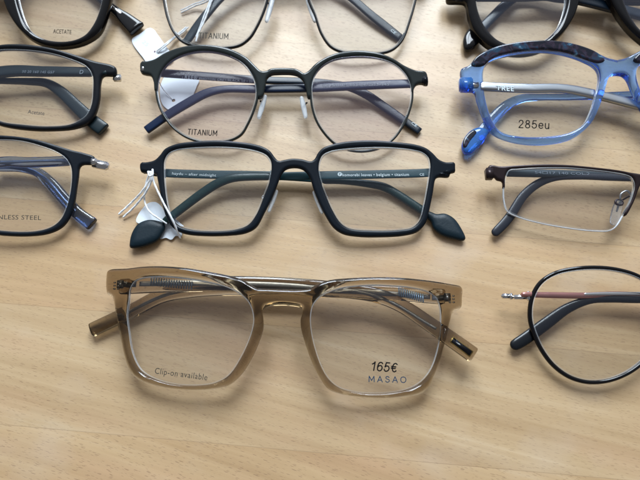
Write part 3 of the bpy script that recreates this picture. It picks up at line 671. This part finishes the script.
# ================================================================ half-visible pairs: the other half lies outside the frame
def half_pair(label, zf, x0px, y0px, outer, hole, T, r, fm, lm, visV, tipO, zV, zO, Tt, mV, mO, grid=2.4, step=0.9, dyV=0.0, cap='flat', loc=None, front=True, bev=0.45, gw=GW, ev=4.0, lensgrow=0.2, tailz=None):
    x0 = at(x0px, y0px, zf)[0]
    root = thing('eyeglasses', label, 'eyeglasses', loc or (x0, at(x0px, y0px, 0)[1]), gw)
    H = pts(hole, zf); O = pts(outer, zf)
    if front:
        mb = MB(); slab(mb, O+mirror_pts(O, x0), [H, mirror_pts(H, x0)], T, r, zf, step, grid)
        clean(mb).build('front', fm, root)
    l = make_lens(root, H, zf, lm, lensgrow, min(T*0.6, 1.8) if front else 1.5, bev)
    make_lens(root, mirror_pts(H, x0), zf, lm, lensgrow, min(T*0.6, 1.8) if front else 1.5, bev)
    # arm whose hinge the photo shows: its far end mirrors the visible tip
    tip_m = mir_tail(list(reversed(tipO)), zV[-1], x0, dyV)
    tV = temple(root, visV+tip_m, zV, Tt, mV, cap=cap, e=ev)
    far = mir_tail(list(reversed(visV)), zO[0], x0, -dyV*0.5)
    tO = temple(root, far+tipO, zO, Tt, mO, cap=cap, e=ev)
    return root, l, tV, tO, x0
# --- black acetate, top left
zf = plane_of(-16, -52, 47, 15.5, 6.5, 0.0009)
root, l, tV, tO, x0 = half_pair('glossy black acetate eyeglasses with capital letters ACETATE on the lens, top left', zf, -16, -20,
    [(-16,-42),(-4,-45),(6,-53),(25,-59),(60,-62),(95,-58),(116,-51),(124,-47),(125,-38),(123,-28),(117,-24),(114.5,-14),(112,0),(108,16),(100.5,33.5),(86,43.5),(68,48),(50,47.7),(33,41.3),(20,30),(10,15),(4,0),(0,-12),(-5,-20),(-16,-24)],
    [(18.7,0),(22.5,14),(28,27),(38,37.5),(54,42.8),(73,42.5),(86,37),(94.5,26.5),(100,14),(104,-2),(106,-22),(102,-40),(88,-49),(60,-52),(32,-49),(18,-38),(15,-18)],
    4.6, 1.6, M['black_gloss'], M['lens'],
    [(117,-38,15),(80,-37,14),(40,-36,14)], [(20,-34,13),(55,-30,12),(85,-16,10),(105,3,9),(119,14,10),(124,18,13),(137.5,29.5,18)],
    [9.5, 7.5, 7.5, 6.5], [8, 5, 3.0, 2.6], 3.4, M['black_gloss'], M['black_gloss'])
text('ACETATE', (53, 33.3), (71.3, 34.1), 4.6, zf, M['ink'], l, T=1.8, bold=0.006)
P, W = strip3([(84,-17,3.0),(98,-5,3.5),(112,7,3.5),(121,13.5,3.0)], [4.8, 4.7, 4.6, 4.5]); mb = MB(); sweep(mb, P, W, 0.5, n=10, e=3); mb.build('metal_core', M['silver'], tO)
# --- black rectangle, second row left
zf = plane_of(-36, 48, 130, 13.5, 6.0, 0.0008)
root, l, tV, tO, x0 = half_pair('satin black rectangular eyeglasses with dark grey arms, between ACETATE and STAINLESS STEEL pairs', zf, -36, 70,
    [(-36,61),(-28,60),(-20,54),(-10,48.5),(3,45.6),(25,45.3),(50,48.7),(75,55.5),(95,62),(112,65.8),(116.3,68.3),(116,75.5),(103.5,76.8),(101.3,82.5),(100,100),(96.5,113),(90,122.8),(76,128.7),(50,131),(25,130),(0,125.6),(-14,119),(-23,107),(-28,92),(-31,84),(-36,81)],
    [(0,50.7),(25,50.6),(50,53.7),(72,60),(87.5,67.3),(93,76),(93.7,92),(92,106),(86.5,117),(72.5,124.7),(50,127),(25,125.5),(2,122),(-9,115),(-17,101),(-21,82),(-18,63),(-11,54)],
    2.8, 1.1, M['black_satin'], M['lens'],
    [(108,71.5,9),(90,72,9.5),(45,71.5,10.5),(0,72.3,12.5)], [(0,81,5),(28,81.5,6.5),(46,83,8.5),(60,91,11),(76,106,12.5),(92,121,14),(104,130,14.5)],
    [8.5, 7.5, 7.0, 5.0], [8, 5, 3.0, 1.9], 2.6, M['slate'], M['slate'], dyV=4)
text('Acetate', (27.6, 113.5), (44.2, 115.3), 4.2, zf, M['ink_soft'], l, T=1.6)
text('50 20 160 145 G57', (22, 72.6), (54, 73.4), 2.8, ARM[tV.name], M['ink_grey'], tV, space=1.1)
text('D', (79.5, 73.8), (83.0, 73.8), 4.6, ARM[tV.name], M['ink_grey'], tV)
p = at(113.2, 71.3, 12); mb = MB(); box(mb, (p[0], p[1], zf(p[0], p[1])-0.35), (3.4, 3.0, 2.0), b=0.1); mb.build('hinge', M['silver'], root)
# --- navy steel rectangle, third row left
zf = plane_of(-64, 138, 236, 13.5, 5.5, 0.0008)
root, l, tV, tO, x0 = half_pair('dark navy rectangular eyeglasses marked STAINLESS STEEL with smoky see-through arms', zf, -64, 165,
    [(-64,157),(-56,156),(-49,147),(-38,139.5),(-20,136),(0,135.8),(20,137.3),(40,140.8),(57.5,146),(72.5,150.6),(86,153.8),(95,157.5),(95,164),(82.5,165.3),(80,168),(79,176),(77.3,187),(75,202.5),(70.3,217),(62.8,227),(50,233.4),(30,236.3),(0,235.3),(-20,231),(-36,222),(-47,205),(-54,186),(-58,177),(-64,174)],
    [(0,140),(20,141),(40,145.8),(57.5,152.3),(67.5,159.5),(71.7,168),(72.5,178),(71,192.5),(67.3,207.5),(61.5,219.5),(52.5,227),(35,231.6),(0,230.7),(-20,226.5),(-35,216),(-43,196),(-47,174),(-44,156),(-36,145),(-20,140.5)],
    2.2, 0.9, M['navy_matte'], M['lens'],
    [(80,160,9),(66,161,9.5),(30,162.5,10),(0,162.5,10.5)], [(0,168,6),(22,168.5,7),(38,172.5,9.5),(50,182.5,11.5),(64,198.5,12),(78,213.5,12.5),(92.5,224.5,14)],
    [8.5, 7.5, 7.0, 5.5], [8, 5, 3.0, 2.2], 3.2, M['smoke_blue'], M['smoke_blue'], dyV=3)
text('STAINLESS STEEL', (-18, 219.0), (41, 220.0), 4.6, zf, M['ink_soft'], l, T=1.3, space=1.05)
for tt, ln, z in ((tV, [(72,160.8,5),(60,161.3,3),(0,162.8,3)], 7.6), (tO, [(0,168,2.5),(30,170.5,3),(48,181,3.2),(64,199,3.2),(76,212,3)], 2.4)):
    P, W = strip3(ln, z); mb = MB(); sweep(mb, P, W, 0.8, n=10, e=3, cap='flat'); mb.build('metal_core', M['steel'], tt)
mb = MB(); p = at(95.5, 159.5, 12.5); zz = zf(*p); box(mb, (p[0], p[1], zz-0.3), (7.5, 3.6, 2.6), -0.22, b=0.25); p = at(89.5, 157, 13); box(mb, (p[0], p[1], zf(*p)+0.6), (3.2, 3.0, 2.2), -0.3, b=0.3); mb.build('hinge', M['silver'], root)
# --- thick black round, top right
zf = plane_of(592, -52, 54, 15.0, 6.5, 0.0009)
root, l, tV, tO, x0 = half_pair('thick round black eyeglasses with drop-shaped arm tip, behind the blue pair', zf, 592, -15,
    [(592,-24),(582,-27),(574,-37),(555,-50),(521,-55),(488,-50),(470,-34),(460,-20),(447,-15),(446,-6),(447,2),(458,3),(464.5,4),(468,19),(474,34),(486,46.5),(503,54),(524,55.8),(543,51),(556,41),(565.5,30.5),(574,15.6),(579,0),(581,-7),(586,-11),(592,-12)],
    [(475,0),(479,18.7),(487,33),(499,43.5),(521,48.8),(542,43),(556,30),(563,14),(565.5,-2),(562,-22),(549,-38),(521,-45),(493,-40),(478,-22)],
    5.0, 1.6, M['black_gloss'], M['lens'],
    [(455,-4,12),(480,-4,12),(520,-4,12),(560,-4,12)], [(560,-2,10),(535,-6,9),(518,-4,9),(504,6,9.5),(490,20,9.5),(478,33,10)],
    [9, 7.5, 7, 6], [8, 5, 3.5, 2.8], 2.6, M['blue_black'], M['blue_black'], dyV=0)
leaf(tO, [(463.3,47),(463,40),(466.6,31.5),(472.5,26.8),(478,28.5),(481,34),(480,41),(476.5,46.5),(468.5,51),(465,50.3)], 2.6, 3.6, M['black_gloss'], r=2.4)
# --- clear blue, second row right
zf = plane_of(616, 46, 144, 15.0, 6.0, 0.0009)
root, l, tV, tO, x0 = half_pair('see-through blue eyeglasses with a dark tortoise brow, priced 285eu', zf, 616, 66,
    [(616,61.5),(607,59.5),(597,55),(581,48),(559,43.2),(534,42.4),(512,45),(490,50.8),(474,60),(468,67),(460.5,70.5),(461,80),(462.8,91),(473.5,92.2),(477,102),(484.5,122),(492.5,133.7),(508,140.8),(531,144.6),(556,143.2),(574,137.7),(589.5,125),(598,109),(604,91),(607.5,79.5),(611,75.8),(616,75)],
    [(482.5,84),(483,70),(488,62.5),(498,57.8),(518,53.5),(543,51.8),(565,54.9),(583.7,61.2),(596,69),(598.5,79),(595,97),(590,112.5),(583,125),(568,134),(546,137.7),(518,137.5),(500,132.7),(491.6,122),(485.5,104)],
    3.6, 1.2, M['clear_blue'], M['lens'],
    [(480,86.5,9),(500,87.5,9),(530,88.5,9),(570,89.5,9)], [(570,97,6),(540,97.3,6),(522,98.5,8),(508,104.5,10),(495,116.5,11),(484,130,12),(476,139,11)],
    [9, 7.5, 7, 6], [8, 5, 3.5, 3.0], 2.4, M['steel'], M['clear_blue'], dyV=0)
xb = lambda p: pts(p, lambda x, y: zf(x, y)+1.9)
browp = [(604,61.5),(597,54.3),(581,47.3),(559,42.5),(534,41.8),(512,44.2),(490,50),(474.5,59.3),(471,66),(478,67.5),(484,66),(490,60.5),(499,56.4),(518,52.4),(543,50.6),(566,53.6),(584,60),(592,62.8),(599,63.8)]
Bp = xb(browp); 
for part in (Bp, mirror_pts(Bp, x0)):
    mb = MB(); slab(mb, part, [], 1.6, 0.7, zf, 0.8, 2.2, dz=2.4); clean(mb).build('brow', M['tortoise'], root)
leaf(tO, [(471,130.5),(479,128),(488,131.5),(485,140),(477,149.5),(469.5,155),(463.5,153),(461.3,147),(464,138)], 3.0, 4.2, M['vivid_blue'], r=2.2)
leaf(tO, [(471.5,131),(475,130),(476.5,133),(470.5,141),(465.5,148),(463,146.5),(463.2,141),(466,136)], 4.6, 1.4, M['tortoise'], name='tip_inlay', r=0.6)
strokes('285eu', (518.7, 127.6), (549, 128.8), 7.8, zf, M['ink'], l, T=1.8, gap=0.24, pen=0.13)
text('TREE', (496.5, 89.8), (514, 91.2), 5.4, ARM[tV.name], M['ink_pale'], tV, space=1.2, bold=0.01)
for q in (0,):
    p = at(467.5, 80, 12.5); mb = MB(); box(mb, (p[0], p[1]-0.6, 9.6), (6.0, 6.2, 4.2), b=0.15); mb.build('hinge_block', M['vivid_blue'], root)
    mb = MB(); box(mb, (p[0]+3.2, p[1]-0.8, 9.6), (5.0, 2.2, 2.2)); mb.build('hinge', M['silver'], root)
# --- brown half rim, third row right
zf = plane_of(657, 167, 230, 12.5, 6.0, 0.0008)
brow = [(657,177),(648,175.6),(635,174),(617.5,170.6),(592.5,167.6),(567.5,165.4),(542.5,164.7),(517.5,165.8),(500,166.8),(489,165.8),(487.3,171),(487.6,176.3),(494,177.6),(496.5,180.3),(501.8,182),(502.6,189.5),(504.2,189.5),(505,177),(507.7,170.8),(518,169),(545,168),(567.5,168.2),(592.5,170.3),(612,172.7),(625,175),(632.3,179),(634,187),(631.3,199),(622.6,215.4),(624.8,216.4),(632.5,204),(638.7,188),(641.5,183.5),(648,182.5),(657,182.6)]
lensI = [(505.2,178),(508,171),(518,169.3),(545,168),(567.5,168.2),(592.5,170.2),(612,172.6),(626,175.5),(633,180),(633.6,188),(630.5,200),(622,216),(616,226),(609,230.2),(595,230.7),(567.5,227.7),(537.5,222.2),(517,216.3),(507.3,211),(503.8,203),(503,190)]
root, l, tV, tO, x0 = half_pair('brown metal half-rim eyeglasses, lower lens edge rimless with a clear line', zf, 657, 178,
    brow, lensI, 1.6, 0.7, M['brown_metal'], M['lens_grey'],
    [(497,172.5,8.5),(530,173.3,8.5),(570,174,8),(610,175.5,8),(640,178,8)], [(640,178,7.5),(611,177.5,7),(580,176.5,6.5),(555,177.5,7.5),(539,183,8.5),(524,195,9),(508,219,9.5),(493,235,9)],
    [7.5, 4.5, 3.5, 2.0], [8, 7.0, 5.5, 2.4], 1.9, M['grey_metal'], M['grey_sleeve'], front=False, cap='round', ev=2.6)
O = pts(brow, zf); mb = MB(); slab(mb, O+mirror_pts(O, x0), [], 2.0, 0.8, zf, 0.8, 2.2); clean(mb).build('front', M['brown_metal'], root)
thr = on([(503.2,188),(503.6,200),(507,211),(517,216.6),(537.5,222.6),(567.5,228.1),(595,231),(609,230.6),(616,226.3),(622.5,216)], zf)
tube(root, 'nylon_line', thr, 0.7, M['thread'])
tube(root, 'nylon_line', [(2*x0-x, y, z) for x, y, z in thr], 0.7, M['thread'])
nose_pad(root, (620,199), (612.5,225), 9.5, zf, (631,195), dz=-2.6, ring=M['brown_metal'], pm='clear_pad')
p = on([(619,202.5)], zf, -1.6)[0]; mb = MB(); sweep(mb, [(p[0]+1.5*math.cos(a), p[1]+1.2*math.sin(a), p[2]) for a in np.linspace(0, 2*math.pi, 9)[:-1]], 1.0, 1.0, n=8, e=2, closed=True, step=0.3); mb.build('pad_screw', M['brown_metal'], root)
tube(root, 'pad_arm', on([(620,200),(621,194),(627,191),(631,195)], zf, -1.4), 0.9, M['steel'], step=0.4)
text('54□17 140 COL.2', (535, 173.6), (590, 174.9), 2.6, ARM[tV.name], M['ink_grey'], tV)
p = at(491, 171.5, 11); mb = MB(); box(mb, (p[0], p[1], 8.6), (3.0, 4.6, 3.4), b=0.07); mb.build('hinge', M['brown_metal'], root)
# --- black round wire, bottom right
zf = plane_of(683, 268, 382, 13.5, 5.0, 0.0009)
root_x0 = at(683, 290, zf)[0]
lensK = [(534.7,291),(541.4,281.7),(555,273.3),(574,268.9),(596,267.6),(617,269.7),(636,275.3),(651,285),(660,300),(661,320),(657,339),(648,356),(634,369),(617,377.8),(601,381.7),(584.8,381.6),(568.5,376.4),(553.6,365.6),(542.8,352),(534.7,336),(530,319.6),(530.6,303)]
root, l, tV, tO, x0 = half_pair('large round black wire eyeglasses with a rose brown metal arm', zf, 683, 300,
    lensK, lensK, 1.6, 0.7, M['black_gloss'], M['lens'],
    [(521,294.5,5),(545,295,6),(580,295.6,6.2),(640,296,6.5)], [(640,299.5,7.5),(609,299,7.5),(590,300,8),(568,308,10),(546,323.5,12),(527,337.5,12),(511,347.5,11)],
    [8.5, 5.0, 4.5, 3.0], [9, 7.0, 5.0, 2.5], 2.2, M['rose'], M['charcoal'], front=False, cap='round', ev=2.6, lensgrow=-0.5)
mb = MB()
K3 = on(lensK, zf); sweep(mb, K3, 1.7, 1.9, n=14, e=2, closed=True, step=1.0); sweep(mb, [(2*x0-x, y, z) for x, y, z in reversed(K3)], 1.7, 1.9, n=14, e=2, closed=True, step=1.0)
b0 = on([(660,300),(666,292),(675,287.5),(683,286.5)], zf, 0.4); sweep(mb, b0+[(2*x0-x, y, z) for x, y, z in reversed(b0[:-1])], 1.6, 1.6, n=12, e=2, step=0.6)
mb.build('front', M['black_gloss'], root)
for mr in (0, 1):
    mb = MB()
    for (x, y, sx, sy, sz) in ((509.5,294,3.6,1.8,1.6),(514.5,294.4,1.2,2.4,1.8),(524.5,295.3,6.4,1.7,1.6),(531.5,294.5,1.6,3.6,2.0)):
        p = at(x, y, 11); q = (2*x0-p[0], p[1]) if mr else p
        box(mb, (q[0], q[1], zf(*p)-0.4), (sx, sy, sz), b=0.25)
    mb.build('hinge', M['silver'], root)
P, W = strip3([(584,294.2,2.6),(605,293.6,3.4),(640,293.6,3.6),(670,293.6,3.6)], 7.4); mb = MB(); sweep(mb, P, W, 0.5, n=10, e=3); mb.build('silver_strip', M['silver'], tV)

# ================================================================ price tags and strings
def tag_obj(label, outline, z, hole=None, curl=0.0, name='price_tag', T=0.35, rim=0.0):
    p0 = pts(outline, z); c = np.mean(p0, axis=0)
    root = thing(name, label, 'price tag', (float(c[0]), float(c[1])), 'white price tags tied to the eyeglasses')
    zc = (z if callable(z) else (lambda x, y: z+curl*((x-c[0])**2)/200))
    mb = MB(); hs = []
    if hole: hx, hy = at(*hole, z); hs = [[(hx+0.85*math.cos(a), hy+0.85*math.sin(a)) for a in np.linspace(0, 2*math.pi, 13)[:-1]]]
    slab(mb, p0, hs, T, 0.12, zc, 0.6, 2.0); clean(mb).build('card', M['paper'], root)
    return root
def string(root, path, d=0.9, twist=True):
    """path of px, py, z mm; two plies wound round each other"""
    P = [(*at(a, b, z), z) for a, b, z in path]
    Q = catmull(np.array(P), False, 0.45); Tn = np.gradient(Q, axis=0); Tn /= np.linalg.norm(Tn, axis=1)[:, None]+1e-9
    S = np.cross([0, 0, 1.0], Tn); S /= np.linalg.norm(S, axis=1)[:, None]+1e-9; U = np.cross(Tn, S); mb = MB()
    for ph in (0, math.pi):
        a = np.arange(len(Q))*0.45/1.1+ph
        R = Q+(np.cos(a)[:, None]*S+np.sin(a)[:, None]*U)*d*0.06
        sweep(mb, R[::2], d*0.62, d*0.62, n=8, e=2, step=0.5)
    return mb.build('string', M['string'], root)
r1 = tag_obj('white scalloped price tag half under the left leaf tip, with a loose knotted string', [(136.5,222),(138.5,215),(143,208.5),(148,203.5),(155,202),(161,206),(165,212),(170,216),(176,219.5),(180.5,223.5),(184.3,227),(182.5,231.5),(181.5,237),(176,236),(171.5,240),(166,238),(160.5,239),(156,234),(150,231),(145,226)], 0.9, None, 0.5)
string(r1, [(149.5,171,9.5),(151,176,9),(143,190,7),(131,203,3),(118.5,214.5,1.0)], 1.25)
string(r1, [(151.5,171,9.5),(152,178,9),(146,192,7),(135,206,3),(123,217.5,1.0)], 1.25)
string(r1, [(152,172,9.5),(153.5,181,9),(162,200,8.5),(172,219,7.5),(180.5,238.5,1.6)], 1.25)
string(r1, [(149,174,9.5),(145.5,186,7),(144.5,200,4.5),(149,211,4.6),(158,218,5.2),(168,224.5,4.0)], 1.1)
string(r1, [(148,171,10.5),(149.5,176,10.8),(152.5,175,11.2),(152.5,169,10.5)], 1.2)
r2 = tag_obj('white price tag with dark red dots, beside the ACETATE pair', [(132,39.6),(140,34),(149,28),(153.5,29.3),(158,35),(163,42),(170,52),(173,60),(163,66),(152,68.5),(143.5,58.5)], 0.8)
mb = MB()
for (x, y) in ((154.8,51.6),(158.6,49.8)):
    p = at(x, y, 1.0); mb.add([(p[0]+0.42*math.cos(a), p[1]+0.6*math.sin(a), 1.02) for a in np.linspace(0, 2*math.pi, 11)[:-1]], [tuple(range(10))])
mb.build('red_mark', M['ink_red'], r2)
text('25', (141.5, 42.5), (146.5, 46.5), 4, zpl(0.98), M['ink_pale'], r2)
string(r2, [(156.5,51.5,1.3),(163,46,2.5),(172,39,2.0),(180,32.5,1.5),(187,26.5,1.2)], 1.2)
string(r2, [(157.5,52.5,1.3),(165,46.5,2.5),(174,38.5,2.0),(182,33,1.5),(188.5,27,1.2)], 1.0)
r3 = tag_obj('white price tag with a punched hole, seen through a round lens marked TITANIUM', [(160,92),(161,84),(166,76),(180,76),(199,80),(197,86),(191.5,97.5),(182,104.5),(171.5,110.5),(165,107.5),(161,101)], 0.5, (173.6,100.6))
string(r3, [(155,76,8),(158,80,5),(163,89,2.2),(169,95.5,1.5),(173,99.5,0.9)], 0.6)
r4 = thing('string_loop', 'white twisted string wound round the dark arm of the pair at the top middle', 'string', at(200, 15, 0))
string(r4, [(181,12.8,1.0),(187,10,1.4),(195,6,2.0),(204,3,3.5),(212,-2,6.5),(216,-8,7.5)], 1.1)
string(r4, [(180.5,10.5,1.0),(186,8,1.4),(194,4,2.0),(203,1,3.5),(211,-4,6.5)], 1.0)
string(r4, [(215,-6,7.6),(210.5,4,7.4),(207.5,13,7.0),(203,24,6.0),(198.5,33,5.4),(196,42,4.6)], 1.3)
string(r4, [(212,-6,7.6),(208,6,7.4),(204,16,7.0),(200,27,6.0),(195.5,38,4.6)], 1.0)
